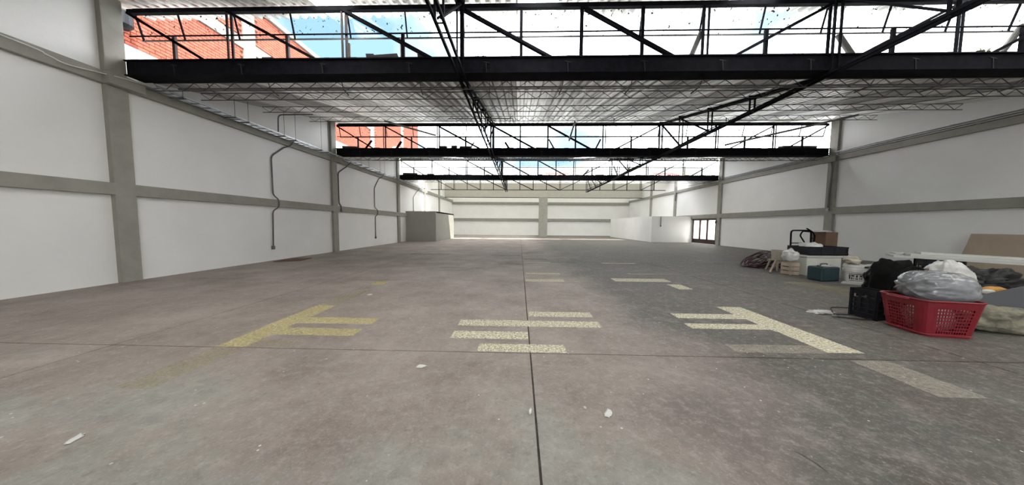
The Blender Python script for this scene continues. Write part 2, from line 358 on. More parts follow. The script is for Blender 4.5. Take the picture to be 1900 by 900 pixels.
# ------------------------------------------------------------------ walls
def wall_bay(m, x0, x1, i, ya, yb, z0=0.0):
    m.prism_x([(ya, z0), (yb, z0), (yb, roof_z(i, yb) + .035), (ya, roof_z(i, ya) + .035)], x0, x1)
wl = MB(); wr = MB()
for i in range(-1, 4):
    wall_bay(wl, WL - .2, WL, i, Y[i], Y[i + 1])
    if i < 3: wall_bay(wr, WR, WR + .2, i, Y[i], Y[i + 1])
DY0, DY1, DZ = 22.46, 25.5, 2.14
wall_bay(wr, WR, WR + .2, 3, Y[3], DY0); wall_bay(wr, WR, WR + .2, 3, DY0, DY1, DZ); wall_bay(wr, WR, WR + .2, 3, DY1, Y[4])
wl.box(WL - .2, WL, Y[4], YF, 0, 6.9); wr.box(WR, WR + .2, Y[4], YF, 0, 6.9)
tag(wl.build('wall_left', M['wall']), 'long white plastered wall with grey columns on the left', 'wall', kind='structure')
tag(wr.build('wall_right', M['wall']), 'long white plastered wall behind the clutter on the right', 'wall', kind='structure')
tag(MB().box(WL - .2, WR + .2, YF, YF + .2, 0, 6.9).build('wall_far', M['wall']), 'white end wall crossed by two grey beams', 'wall', kind='structure')
wb = MB().box(WL - .2, 1.5, -9.05, -8.85, 0, 6.9).box(6.0, WR + .2, -9.05, -8.85, 0, 6.9).box(1.5, 6.0, -9.05, -8.85, 4.6, 6.9)   # unseen opening added to let daylight in from behind
tag(wb.build('wall_back', M['wall']), 'white plastered wall with an added opening for daylight behind the camera', 'wall', kind='structure')
# columns and ring beams
def column(side, y0, y1, z1, label, w=.0):
    x0, x1 = (WL - .05, XL) if side == 'l' else (XR, WR + .05)
    tag(MB().box(x0, x1, y0, y1, 0, z1).build('concrete_column', M['conc'], bevel=.012), label, 'column', kind='structure')
SIDE = {'l': 'left', 'r': 'right'}
for s in 'lr':
    for i in (0, 1, 2, 3):
        column(s, Y[i] - .37, Y[i], 6.86, 'grey concrete column on the %s wall at the %s sawtooth' % (SIDE[s], ['overhead', 'nearest', 'second', 'third'][i]))
    column(s, 28.25, 28.6, 6.3, 'slim grey column on the %s wall beyond the third gutter beam' % SIDE[s])
    column(s, 33.4, 33.75, 6.8, 'slim grey column on the %s wall close to the white end wall' % SIDE[s])
n_tr = 0
def trim(m, label):
    global n_tr; n_tr += 1
    tag(m.build('trim_%d' % n_tr, M['conc'], bevel=.01), label, 'beam', kind='structure')
trim(MB().box(WL - .05, XL + .002, -8.8, YF, 2.154, 2.443), 'grey concrete belt beam at mid height on the left wall')
trim(MB().box(WL - .05, XL + .002, -8.8, YF, 4.752, 5.04), 'grey concrete belt beam high on the left wall under the cable tray')
trim(MB().box(XR - .002, WR + .05, -8.8, YF, 2.156, 2.488), 'grey concrete belt beam at mid height on the right wall')
trim(MB().box(XR - .002, WR + .05, -8.8, YF, 4.797, 5.04), 'grey concrete belt beam high on the right wall under the conduits')
trim(MB().box(XL, XR, YF - .14, YF + .05, 4.46, 4.78), 'upper grey beam across the white end wall')
trim(MB().box(XL, XR, YF - .14, YF + .05, 2.04, 2.43), 'lower grey beam across the white end wall')
for s, i, lab in (('l', 1, 'short concrete corbel on the nearest left column'), ('l', 2, 'short concrete corbel on the second left column'), ('r', 2, 'short concrete corbel on the second right column')):
    x0, x1 = (XL - .02, XL + .16) if s == 'l' else (XR - .12, XR + .02)
    trim(MB().box(x0, x1, Y[i] - .42, Y[i] + .22, 4.75, 5.02), lab)
# far portal: fascia on a free-standing pillar
pf = empty('wall_portal', (0, 36, 0)); tag(pf, 'beige fascia above the white end wall, carried by a square pillar', 'wall', kind='structure')
MB().box(XL, XR, -.12, .12, 5.02, 6.88).build('fascia', M['fascia'], pf)
MB().box(XL, XR, -.16, -.121, 4.98, 5.05).build('edge_angle', M['steel'], pf)
MB().box(2.5, 3.58, -.3, .3, 0, 5.02).build('pillar', M['conc'], pf, bevel=.02)
# partition rooms
pl = MB().box(WL, -7.25, 23.7, 23.82, 0, 2.62).box(-7.37, -7.25, 23.82, 30.2, 0, 2.62).box(WL, -7.25, 23.82, 30.2, 2.5, 2.62)
tag(pl.build('wall_cubicle', M['part']), 'low pale grey box room against the left wall', 'partition', kind='structure')
pr_ = MB().box(12.1, WR, 25.6, 25.72, 0, 2.38).box(12.1, 12.22, 25.72, 37.0, 0, 2.38)
tag(pr_.build('wall_enclosure', M['wall']), 'low white partition beside the glazed steel gate', 'partition', kind='structure')
# gate on the right wall
g = empty('door_1', (WR + .02, (DY0 + DY1) / 2, 0)); tag(g, 'dark steel gate with three tall bright panes in the right wall', 'gate', kind='structure')
hy = (DY1 - DY0) / 2
MB().box(-.1, .06, -hy, hy, 2.0, 2.14).build('header', M['rust'], g)
MB().box(-.04, .04, -hy, hy, .02, .40).build('kick_panel', M['rust'], g)
ws = [-hy, -hy + .13, -hy + 1.01 , -hy + 1.17, -hy + 1.95, -hy + 2.11, hy - .13, hy]
for k in range(4):
    st = MB().box(-.05, .05, ws[2 * k], ws[2 * k + 1], .40, 2.0).build('stile', M['rust'], g)
    if k == 1: MB().tube([(-.05, ws[2] + .08, 1.0), (-.1, ws[2] + .08, 1.0), (-.1, ws[2] + .08, 1.2), (-.05, ws[2] + .08, 1.2)], .012, 6).build('handle', M['pipe'], st)
for k in range(3):
    p = MB(); y0, y1 = ws[2 * k + 1], ws[2 * k + 2]; n = 22
    for q in range(n):
        a = y0 + (y1 - y0) * q / n; b = y0 + (y1 - y0) * (q + 1) / n
        p.add([(0, a, .4), (.012, (a + b) / 2, .4), (0, b, .4), (0, a, 2.0), (.012, (a + b) / 2, 2.0), (0, b, 2.0)], [(0, 1, 4, 3), (1, 2, 5, 4)])
    p.build('pane', M['doorglass'], g, fix=False)
tag(MB().lathe([(.02, 0), (.05, .03), (.05, .16), (.03, .2)], (0, 0, 0), 12).bar((0, 0, .12), (.12, 0, .16), .03, .03).build('wall_lamp', M['black'], None, (XR - .12, 22.25, 1.72)),
    'small dark lamp on the column beside the steel gate', 'lamp')
# outdoors
tag(MB().box(-120, 120, -60, 200, -.7, -.32).build('ground', M['ground']), 'paved ground outside the hall', 'ground', kind='structure')

# ------------------------------------------------------------------ roof sheets
SW = 1.0
def sheet_mesh(y0, y1, z0, name='roof_sheet', m=None, sl=SLOPE):
    prof = []; p = .25; x = 0.0
    for k in range(4):
        prof += [(x, 0), (x + .09, 0), (x + .115, .075), (x + .225, .075)]; x += p
    prof.append((x + .03, 0))
    v = []; f = []; n = len(prof)
    for j, yy in enumerate((y0, y1)):
        for px, pz in prof: v.append((px, yy, z0 + sl * (yy - y0) + pz))
    for k in range(n - 1): f.append((k, k + 1, n + k + 1, n + k))
    return MB().add(v, f).mesh(name, m or M['zinc'], fix=False)
for i in range(-1, 4):
    c = empty('ceiling', (0, Y[i], 0))
    tag(c, 'corrugated metal roof slope over the ' + {-1: 'bay behind the camera', **BAYNAME}[i], 'roof', kind='structure')
    spans = [(.3, 8.66)] if i < 3 else [(.3, 4.3), (6.2, 8.1)]
    for a, b in spans:
        sms = [sheet_mesh(a, b, LOW + SLOPE * (a - .1), m=M[q]) for q in ('zinc', 'zinc_old', 'zinc_new')]; sk = sheet_mesh(a, b, LOW + SLOPE * (a - .1), m=M['skylight'])
        for k in range(26): place('roof_sheet', sk if k in {-1: (4, 12, 20), 0: (5, 10, 15, 20, 24), 2: (5, 14, 22), 3: (2, 7, 12, 17, 22)}.get(i, ()) else sms[(k * 5 + i) % 7 % 3], c, (-10.12 + k * SW, 0, 0))  # the listed positions get opal sheets, added to brighten the interior
c = empty('ceiling', (0, Y[4], 0)); tag(c, 'translucent corrugated roof over the end of the hall', 'roof', kind='structure')
sm = sheet_mesh(.3, 10.2, 6.93, m=M['poly'], sl=0.0)
for k in range(26): place('roof_sheet', sm, c, (-10.12 + k * SW, 0, 0))

# ------------------------------------------------------------------ gutter beams, clerestory trusses, windows
PX = [-8.64 + 1.44 * k for k in range(17)]
BEAM = {0: 'overhead', 1: 'nearest', 2: 'second', 3: 'third'}
def gutter(i):
    o = empty('gutter_beam', (0, Y[i], 0)); tag(o, 'black steel gutter beam spanning the hall, %s of three from the camera' % {1: 'first', 2: 'second', 3: 'third'}.get(i, 'hidden'), 'beam')
    MB().box(XL, XR, 0, .02, 5.107, 5.482).build('front_web', M['steel'], o)
    MB().box(XL, XR, -.05, 0, 5.107, 5.135).build('bottom_flange', M['steel'], o)
    MB().box(XL, XR, -.05, .0, 5.455, 5.482).build('top_flange', M['steel'], o)
    MB().box(XL, XR, .02, .32, 5.107, 5.13).build('trough', M['steel'], o)
    MB().box(XL, XR, .3, .32, 5.13, 5.46).build('back_web', M['steel'], o)
    for x in (-8.47, -6.79, -4.78, -2.68, -.83, 1.09, 2.87, 4.65, 6.63, 8.94, 10.62, 12.6, 14.4):
        h = MB().bar((x - .06, -.07, 5.34), (x + .09, -.07, 5.31), .02, .02).bar((x, -.07, 5.34), (x + .02, -.07, 5.1), .022, .022)
        h.build('hook', M['hook'], o)
    return o
def clerestory(i, gut=True):
    y = .12
    o = empty('clerestory_truss', (0, Y[i], 0)); tag(o, 'black lattice window truss standing %s' % {0: 'over the camera', 1: 'on the nearest gutter beam', 2: 'on the second gutter beam', 3: 'on the third gutter beam', 4: 'alone before the beige fascia'}[i], 'truss')
    zb = 5.3 if i == 4 else 5.13
    MB().box(XL, XR, y - .05, y + .05, 6.66, 6.75).build('top_chord', M['steel'], o)
    MB().box(XL, XR, y + .07, y + .13, 6.80, 6.85).build('head_rail', M['steel'], o)
    if i == 4: MB().box(XL, XR, y - .04, y + .04, 5.27, 5.33).build('bottom_chord', M['steel'], o)
    for k, x in enumerate(PX):
        if k % 2 == 1:
            if x < -3 : m = MB().box(x - .075, x - .035, y - .03, y, zb, 6.68).box(x + .005, x + .065, y, y + .03, zb, 6.68)
            elif x > 4: m = MB().box(x - .06, x + .0, y - .03, y, zb, 6.68).box(x + .09, x + .13, y, y + .03, zb, 6.68)
            else: m = MB().box(x - .04, x + .04, y - .03, y + .03, zb, 6.68)
            m.build('post', M['rust'] if x < -3 else M['steel'], o)
        else:
            full = -.5 < x < 3.5 or i == 4
            m = MB().box(x - .036, x + .036, y - .028, y + .028, zb, 6.68 if full else 6.12)
            m.build('post', M['rust'] if x < -3 else M['steel'], o)
    tops = [-10.08] + [x for k, x in enumerate(PX) if k % 2 == 1] + [15.84]
    for a, b in zip(tops, tops[1:]):
        za, zc = (6.66, 5.13) if b < 4.4 else (5.13, 6.66)
        if i == 4: za = max(za, 5.3); zc = max(zc, 5.3)
        aa = max(a, XL + .02); bb = min(b, XR - .02)
        m = MB().bar((aa, y - .05, za), (bb, y - .05, zc), .05, .06)
        if -4.4 < a < 4.2: m.bar((aa + .05, y - .01, za - .06), (bb + .05, y - .01, zc - .06), .025, .03)
        m.build('diagonal', M['steel'], o)
    MB().tube([(XL, y - .02, 6.12), (XR, y - .02, 6.12)], .017, 6).build('middle_rail', M['steel'], o)
    return o
pane_mesh = None
def window(n, i):
    o = empty('window_%d' % n, (0, Y[i], 0)); tag(o, 'row of tilted clerestory panes above the %s gutter beam' % BEAM[i], 'window', kind='structure')
    t0, t1 = Vector((0, .20, 6.74)), Vector((0, .34, 6.16))
    edges = [XL + .02] + PX + [XR - .02]
    global pane_mesh
    for a, b in zip(edges, edges[1:]):
        w = b - a
        if pane_mesh is None or abs(w - 1.44) > .01:
            m = MB().add([(.01, t0.y, t0.z), (w - .01, t0.y, t0.z), (w - .01, t1.y, t1.z), (.01, t1.y, t1.z),
                          (.01, t0.y + .005, t0.z), (w - .01, t0.y + .005, t0.z), (w - .01, t1.y + .005, t1.z), (.01, t1.y + .005, t1.z)], [(0, 1, 2, 3), (7, 6, 5, 4), (0, 3, 7, 4), (1, 5, 6, 2), (0, 4, 5, 1), (3, 2, 6, 7)]).mesh('pane', M['glass'])
            if abs(w - 1.44) < .01: pane_mesh = m
        else: m = pane_mesh
        place('pane', m, o, (a, 0, 0))
    mm = MB().bar(t0, t1, .03, .03).mesh('mullion', M['steel'])
    for x in edges: place('mullion', mm, o, (x + .02, 0, 0))
    MB().bar((XL, t1.y, t1.z), (XR, t1.y, t1.z), .028, .03).build('bottom_rail', M['thin'], o)
for i in (0, 1, 2, 3): gutter(i) if i else None
for i in (1, 2, 3, 4): clerestory(i)
for n, i in ((1, 1), (2, 2), (3, 3)): window(n, i)

# ------------------------------------------------------------------ sloping roof trusses along the hall
def roof_truss(x, i, label):
    o = empty('roof_truss', (x, 0, 0)); tag(o, label, 'truss', 'sawtooth roof trusses')
    y0, y1 = Y[i] + .34, Y[i + 1] - .03; zb = 5.07
    ztop = lambda yy: roof_z(i, yy) - .12
    for s, nm in ((-.075, 'bottom_chord'), (.075, 'bottom_chord')): MB().bar((s, Y[i], zb), (s, Y[i + 1], zb), .05, .055).build(nm, M['steel'], o)
    for s in (-.075, .075): MB().bar((s, y0, max(ztop(y0), zb + .02)), (s, y1, ztop(y1)), .05, .06).build('top_chord', M['steel'], o)
    nodes = [Y[i] + .28, Y[i] + 2.2, Y[i] + 4.12, Y[i] + 6.03, Y[i + 1] - .05]
    for k, yy in enumerate(nodes[1:], 1):
        zt = ztop(yy)
        for s in (-.075, .075): MB().bar((s, yy, zb), (s, yy, zt), .035, .04, (0, 1, 0)).build('post', M['steel'], o)
        MB().box(-.11, .11, yy - .02, yy + .02, zt - .02, zt + .09).build('cleat', M['steel'], o)
        if k >= 2:
            yp = nodes[k - 1]
            MB().bar((.03, yy, zt - .04), (.03, yp, zb + .03), .03, .035).bar((-.03, yy, zt - .04), (-.03, yp, zb + .03), .03, .035).build('diagonal', M['steel'], o)
    for yy in [Y[i] + .9 + 1.3 * q for q in range(5)]:
        MB().box(-.075, .075, yy - .01, yy + .01, zb - .01, zb + .01).build('batten', M['thin'], o)
for i in (0, 1, 2, 3):
    for x, s in ((-1.44, 'left'), (7.2, 'right')):
        roof_truss(x, i, 'black sawtooth roof truss, %s of the pair in the %s' % (s, BAYNAME[i]))

# ------------------------------------------------------------------ lattice joists under the sheets
def joist_mesh(depth=.2):
    chord = MB(); w = MB()
    for z in (0, -depth): chord.bar((XL, 0, z), (XR, 0, z), .022, .018)
    n = 46; st = (XR - XL) / n
    for k in range(n):
        xa = XL + k * st
        w.bar((xa, 0, -.005), (xa + st / 2, 0, -depth + .005), .012, .012).bar((xa + st / 2, 0, -depth + .005), (xa + st, 0, -.005), .012, .012)
    return chord.mesh('chord', M['thin']), w.mesh('web_rod', M['thin'])
cm, wm = joist_mesh()
for i, offs in ((1, (.5, 1.6, 3.64, 6.0)), (2, (.5, 1.6, 3.64, 6.0)), (3, (.5, 3.6))):
    for k, dy in enumerate(offs):
        yy = Y[i] + dy
        o = empty('lattice_joist', (0, yy, roof_z(i, yy) - .02))
        tag(o, 'thin zigzag roof joist, %s in the %s' % (ORD[k], BAYNAME[i]), 'joist', 'lattice joists under the roof sheets')
        place('chord', cm, o); place('web_rod', wm, o)
# suspended pipe behind the nearest gutter beam
o = empty('suspended_pipe', (0, Y[1] + .72, 5.14)); tag(o, 'dark pipe hung on hooks just behind the nearest gutter beam', 'pipe')
MB().tube([(XL + .4, 0, 0), (XR - .1, 0, 0)], .024, 8).build('pipe', M['dpipe'], o)
for x in (-8.47, -6.79, -4.78, -2.68, -.83, 1.09, 2.87, 4.65, 6.63, 8.94, 10.62, 12.6):
    MB().bar((x, 0, .0), (x + .02, -.1, .16), .016, .016).bar((x, 0, -.02), (x - .04, .3, -.05), .025, .03).build('hanger', M['thin'], o)
for (x, yy, z, l, lab) in ((1.9, 12.5, 6.0, 2.3, 'thin pipe under the roof sheets left of the hall axis'), (-2.9, 11.3, 5.75, 2.6, 'thin pipe with a bracket under the roof sheets'), (6.5, 12.6, 6.05, 2.6, 'thin pipe with a hanging lamp holder under the roof on the right')):
    o = empty('roof_conduit', (x, yy, z)); tag(o, lab, 'conduit')
    MB().tube([(0, 0, 0), (l, 0, 0)], .018, 6).build('pipe', M['dpipe'], o)
    MB().bar((l, 0, 0), (l, 0, -.16), .03, .03).bar((l - .1, 0, .0), (l - .1, 0, .2), .02, .02).build('bracket', M['steel'], o)
for (p, q, lab) in (((-6.6, 13.5, 6.48), (-4.4, 14.55, 6.12), 'pale loose tube hanging before the second clerestory near the bricks'), ((2.55, 13.3, 6.35), (2.45, 14.2, 5.75), 'pale loose tube hanging down before the second clerestory at the middle'),
                    ((10.2, 14.3, 5.55), (13.2, 11.4, 5.88), 'pale loose tube slung below the roof near the right wall')):
    o = MB().tube([p, q], .045, 8).build('loose_tube', M['pipe']); tag(o, lab, 'tube')

# ------------------------------------------------------------------ debris on the gutters
def chunk(x, y, z, d, rz, rx, label, m='clay', name='broken_tile'):
    b = MB(); sx, sy, sz = (t / 2 for t in d)
    v = [Vector((a * sx * random.uniform(.75, 1.1), c * sy * random.uniform(.75, 1.1), e_ * sz * random.uniform(.7, 1.1))) for e_ in (-1, 1) for c in (-1, 1) for a in (-1, 1)]
    b.add(v, [(0, 2, 3, 1), (4, 5, 7, 6), (0, 1, 5, 4), (2, 6, 7, 3), (0, 4, 6, 2), (1, 3, 7, 5)])
    o = b.build(name, M[m], None, (x, y, z), (rx, 0, rz)); tag(o, label, 'tile', 'broken tiles lying on the gutter beams')
spots = [(1, -6.3, .3, .10, 'nearest', 'left of the first window post'), (1, -5.0, .55, .07, 'nearest', 'below the brick wall corner'), (1, -3.7, .18, .16, 'nearest', 'next to the stub of pipe'), (1, -3.35, .75, .14, 'nearest', 'left of the upright tube'), (1, -2.45, .15, .18, 'nearest', 'right of the upright tube'),
         (1, .55, .5, .06, 'nearest', 'near the hall axis'), (1, 1.3, .4, .06, 'nearest', 'right of the hall axis'), (1, 2.9, .45, .06, 'nearest', 'below the middle full-height post'), (1, 5.6, .2, .05, 'nearest', 'left of the right roof truss'),
         (2, -9.1, .9, .14, 'second', 'at the left column'), (2, -4.1, .4, .14, 'second', 'under the left panes'), (2, -2.9, .7, .12, 'second', 'left of the roof truss'), (2, 1.1, .7, .06, 'second', 'near the hall axis'), (2, 14.2, 1.9, .16, 'second', 'at the right column'), (2, -3.5, .3, .18, 'second', 'beside a leaning offcut'),
         (3, -9.0, 1.3, .16, 'third', 'at the left column'), (3, -7.3, .6, .12, 'third', 'at the left post'), (3, 1.6, .4, .05, 'third', 'near the hall axis'), (3, 6.4, .7, .07, 'third', 'by the right roof truss')]
for (i, x, w, h, nm, wh) in spots:
    chunk(x, Y[i] + .17, 5.47 + h / 2, (w, .16, h + .06), random.uniform(-.06, .06), random.uniform(-.1, .1), 'dark broken tile on the %s gutter beam, %s' % (nm, wh))
# dirt and moss line along the gutter lip
for i in (1, 2, 3):
    b = MB(); x = XL + .1
    while x < XR - .3:
        w = random.uniform(.08, .45); h = random.uniform(.01, .05 if i < 3 else .04); b.box(x, x + w, .03, .28, 5.44, 5.485 + h); x += w * random.uniform(.9, 1.3)
    o = b.build('gutter_dirt', M['clay'], None, (0, Y[i], 0)); tag(o, 'crust of dark dirt and moss along the %s gutter' % BEAM[i], 'dirt', kind='stuff')
for (i, p, q, r, lab) in ((1, (-2.93, .2, 5.4), (-2.94, .22, 6.07), .055, 'upright stub of grey tube on the nearest gutter beam'), (1, (4.02, .2, 5.4), (4.30, .2, 6.12), .06, 'leaning grey tube on the nearest gutter beam right of the hall axis'),
                          (1, (7.98, .2, 5.4), (7.48, .2, 6.05), .06, 'leaning grey tube on the nearest gutter beam by the right roof truss'), (1, (11.1, .2, 5.4), (11.62, .2, 6.2), .06, 'leaning grey tube on the nearest gutter beam near the right edge'),
                          (1, (-4.28, .2, 5.4), (-4.28, .2, 5.95), .05, 'short grey tube strapped to a post of the nearest window truss'),
                          (2, (-8.4, .2, 5.4), (-7.95, .2, 5.95), .05, 'leaning offcut of tube on the second gutter beam at the left'), (2, (-6.7, .2, 5.4), (-6.35, .2, 5.9), .06, 'leaning offcut of tube on the second gutter beam under the bricks'),
                          (2, (-2.75, .2, 5.4), (-2.45, .2, 5.85), .035, 'thin leaning offcut on the second gutter beam left of the roof truss'), (2, (-.5, .2, 5.4), (-.8, .2, 5.85), .05, 'leaning offcut of tube on the second gutter beam by the left roof truss'),
                          (2, (1.85, .2, 5.4), (1.5, .2, 6.0), .035, 'thin leaning offcut on the second gutter beam near the hall axis'), (2, (3.9, .2, 5.4), (4.2, .2, 6.0), .04, 'leaning offcut on the second gutter beam right of the hall axis'),
                          (3, (5.0, .2, 5.4), (5.5, .2, 5.95), .05, 'leaning reddish offcut on the third gutter beam')):
    o = MB().tube([p, q], r, 10).build('pipe_stub', M['steel'] if i > 1 else M['dpipe'], None, (0, Y[i], 0)); tag(o, lab, 'pipe')
for x, sc, lab in ((6.55, .8, 'small dry weed on the nearest gutter, left of the right truss'), (9.35, .7, 'small dry weed on the nearest gutter, beyond the right truss'), (10.8, 1.2, 'larger dry weed on the nearest gutter near the right edge'), (-1.0, .9, 'small dry weed on the nearest gutter beside the left truss')):
    b = MB()
    for k in range(12):
        a = random.uniform(-1, 1); l = random.uniform(.1, .24) * sc
        b.bar((a * .03, 0, 0), (a * .16, random.uniform(-.06, .06), l), .007, .004).bar((a * .10, 0, l * .6), (a * .2, .02, l * .75), .03 * sc, .006)
    tag(b.build('gutter_weed', M['weed'], None, (x, Y[1] + .15, 5.47)), lab, 'weed')

# ------------------------------------------------------------------ cable tray and conduits, left wall
o = empty('cable_tray', (XL + .24, 0, 4.96)); tag(o, 'galvanised ladder cable tray hung along the left wall', 'cable tray')
ty0, ty1 = Y[1] + .25, 27.5
for s in (-.16, .16): MB().box(s - .012, s + .012, ty0, ty1, 0, .055).build('side_rail', M['pipe'], o)
rm = MB().box(-.15, .15, -.012, .012, .01, .03).mesh('rung', M['pipe']); yy = ty0 + .1
while yy < ty1: place('rung', rm, o, (0, yy, 0)); yy += .3 if yy < 15 else .6
for yy in (7.6, 9.0, 9.45, 10.9, 11.45, 12.95, 13.4, 16.2, 17.0, 18.4, 19.0, 20.5, 21.0):
    i = 1 if yy < Y[2] else 2
    MB().tube([(.18, yy, -.02), (.18, yy, roof_z(i, yy) - 4.96 - .05)], .007, 6).build('hanger_rod', M['dpipe'], o)
    MB().box(-.2, .22, yy - .02, yy + .02, -.03, 0).build('hanger_bracket', M['dpipe'], o)
def conduit(pts, r, label, boxat=None, m='dpipe'):
    o = empty('conduit', pts[-1]); b = Vector(pts[-1]); tag(o, label, 'conduit')
    MB().tube([p - b for p in arc(pts, .15)], r, 8).build('pipe', M[m], o, smooth=True)
    if boxat: MB().cbox((0.0, 0, 0), (.07, .11, .14)).build('outlet_box', M[m], o, bevel=.008)
xw = WL + .03; xb = XL + .03
conduit([(XL + .1, 11.75, 5.0), (xb, 11.6, 4.74), (xw, 11.45, 4.66), (xw, 10.82, 4.14), (xw, 10.82, 2.62), (xb, 10.95, 2.45), (xb, 10.95, 2.15), (xw, 10.78, 2.0), (xw, 10.72, .52)], .024, 'bent conduit drop down the left wall between the first two columns', True)
conduit([(XL + .1, 19.5, 5.0), (xb, 19.35, 4.74), (xw, 19.2, 4.66), (xw, 18.55, 3.9), (xw, 18.55, 2.62), (xb, 18.7, 2.45), (xb, 18.7, 2.15), (xw, 18.6, 2.0), (xw, 18.6, .56)], .024, 'bent conduit drop down the left wall between the second and third columns', True)
conduit([(XL + .1, 15.7, 5.0), (xb, 15.5, 4.74), (xw, 15.4, 4.6), (xw, 14.85, 4.25), (xw, 14.85, 2.6), (xb, 14.85, 2.45), (xb, 14.85, 2.2)], .028, 'conduit beside the second left column ending at the belt beam', True)
conduit([(XL + .1, 26.6, 5.0), (xb, 26.4, 4.74), (xw, 26.3, 4.6), (xw, 25.4, 4.0), (xw, 25.4, 2.66)], .024, 'conduit drop above the low grey box room', True)
conduit([(XL + .3, 10.75, 4.98), (XL + .3, 10.78, 5.72), (XL + 1.6, 10.9, 5.78)], .022, 'conduit rising from the cable tray to the roof')
o = MB().tube(curve_pts([(XL + .05, 1.5, 5.06), (XL + .05, 5.1, 4.97), (XL + .05, 5.6, 4.91), (XL + .05, 5.85, 4.86), (XL + .06, 6.3, 4.93), (XL + .2, 6.6, 4.95), (XL + .2, 7.1, 5.0)]), .012, 6).build('loose_cable', M['whiteplastic'], smooth=True)
tag(o, 'pale cable sagging along the upper belt beam at the left edge', 'cable')
# right wall conduits
for k, (dx, z, lab) in enumerate(((-.035, 5.07, 'lowest conduit along the upper belt beam of the right wall'), (-.035, 5.14, 'middle conduit along the upper belt beam of the right wall'), (-.035, 5.215, 'topmost conduit along the upper belt beam of the right wall'))):
    o = empty('wall_conduit', (XR + dx + .05, 1, z)); tag(o, lab, 'conduit', 'conduits along the right wall')
    MB().tube([(0, 0, 0), (0, 21.3 + k * 2, 0)], .024, 8).build('pipe', M['pipe' if k == 2 else 'dpipe'], o, smooth=True)
    for q in range(7): MB().tube([(0, 6.9 + q * 2.1 + k * .3, 0), (0, 7.0 + q * 2.1 + k * .3, 0)], .031, 8).build('coupling', M['pipe'], o)
conduit([(XR - .06, 14.9, 5.07), (XR - .06, 14.5, 4.85), (XR - .06, 14.42, 4.6), (XR - .06, 14.42, 2.4)], .04, 'pair of pipes down the second right column', True, 'pipe')
conduit([(12.06, 25.55 - .03 + .02, 2.37), (12.9, 25.55, 2.37), (12.9, 25.55, 1.5)][1:], .03, 'conduit down the low white partition', True)
conduit([(XR - .04, 28.2, 4.0), (XR - .04, 28.2, 5.4)], .05, 'dark pipe on the slim right column beyond the gate')

# floor plate
o = MB().prism_z([(-9.5, 10.3), (-8.72, 10.62), (-8.9, 11.5), (-9.62, 11.3)], 0, .025).build('floor_hatch', M['card']); tag(o, 'flat dark board on the floor by the left wall', 'board')

# ------------------------------------------------------------------ neighbouring brick building
bb = empty('brick_building', (-11.0, 0, 0)); tag(bb, 'sunlit orange brick building beyond the clerestories at the left', 'building')
MB().box(-3, -.03, 6.0, 20.4, 0, 10.38).build('wall', M['mortar'], bb)
MB().box(-3, -.03, 20.4, 30.0, 0, 13.2).build('tall_wall', M['mortar'], bb)
MB().box(-3, .05, 3, 21.5, 0, 6.42).build('plinth', M['render'], bb)
MB().box(-.1, .04, 6.0, 20.4, 8.38, 8.78).build('concrete_band', M['rawconc'], bb)
MB().box(-.2, .08, 6.0, 20.4, 10.3, 10.5).build('parapet', M['rawconc'], bb)
for y0 in (11.05, 15.7, 20.35, 25.6): MB().box(-.1, .045, y0, y0 + .5, 6.3, 10.3 if y0 < 20 else 13.2).build('pilaster', M['rawconc'], bb)
MB().prism_x([(21.5, 0), (34, 0), (34, 7.4), (29, 8.9), (24, 8.2), (21.5, 6.4)], .03, .3).build('white_gable', M['render'], bb)
MB().lathe([(.12, 0), (.2, .1), (.2, .5), (.14, .58), (.05, .6)], (.22, 7.5, 6.72), 16).build('water_tank', M['black'], bb)
bm_ = MB().box(-.03, .0, 0, .245, 0, .082).mesh('brick', M['brick'])
rest = MB(); nb = 0; cand = []
z = 6.46; r = 0
while z < 13.1:
    yy = 6.9 + (.13 if r % 2 else 0); tall = z > 10.25
    if tall: yy = 20.9 + (.13 if r % 2 else 0)
    while yy < 29.6:
        if yy > 20.3 and z < 7.0: pass
        elif 8.33 < z < 8.78 and yy < 20.3: pass
        elif any(a - .2 < yy < a + .5 for a in (11.05, 15.7, 20.35, 25.6)): pass
        else: cand.append((yy, z))
        yy += .26
    z += .1; r += 1
cand.sort(key=lambda c: (c[0] > 11 or c[1] > 9.6, c[0] * .9 + (c[1] - 6.4) * .5))
for k, (yy, z) in enumerate(cand):
    if k < 300: place('brick', bm_, bb, (0, yy, z))
    else: rest.box(-.03, 0, yy, yy + .245, z, z + .082)
o = rest.build('brick_courses', M['brick'], bb, fix=False); o['kind'] = 'stuff'
# far neighbouring roof seen above the third gutter
fr = empty('far_roof', (0, 60, 0)); tag(fr, 'weathered patchwork sheet roof far behind the third clerestory', 'roof')
MB().box(-12, 46, 6, 20, 0, 12.0).build('wall', M['render'], fr)
for k in range(22):
    a = -13 + k * 2.72
    for j in range(5):
        c = random.choice([0, 0, 0, 1, 0, 2, 1]) if not (j == 1 and 6 < k < 9 or k in (16, 17) and j < 2) else 3
        b = MB()
        for q in range(6):
            x0 = a + q * .45
            b.add([(x0, j * 3.2, 11.6 + j * 1.15), (x0 + .22, j * 3.2, 11.75 + j * 1.15), (x0 + .46, j * 3.2, 11.6 + j * 1.15), (x0, j * 3.2 + 3.4, 11.55 + (j + 1) * 1.15), (x0 + .22, j * 3.2 + 3.4, 11.7 + (j + 1) * 1.15), (x0 + .46, j * 3.2 + 3.4, 11.55 + (j + 1) * 1.15)], [(0, 1, 4, 3), (1, 2, 5, 4)])
        b.build('sheet', M['farsheet'][c], fr, fix=False)

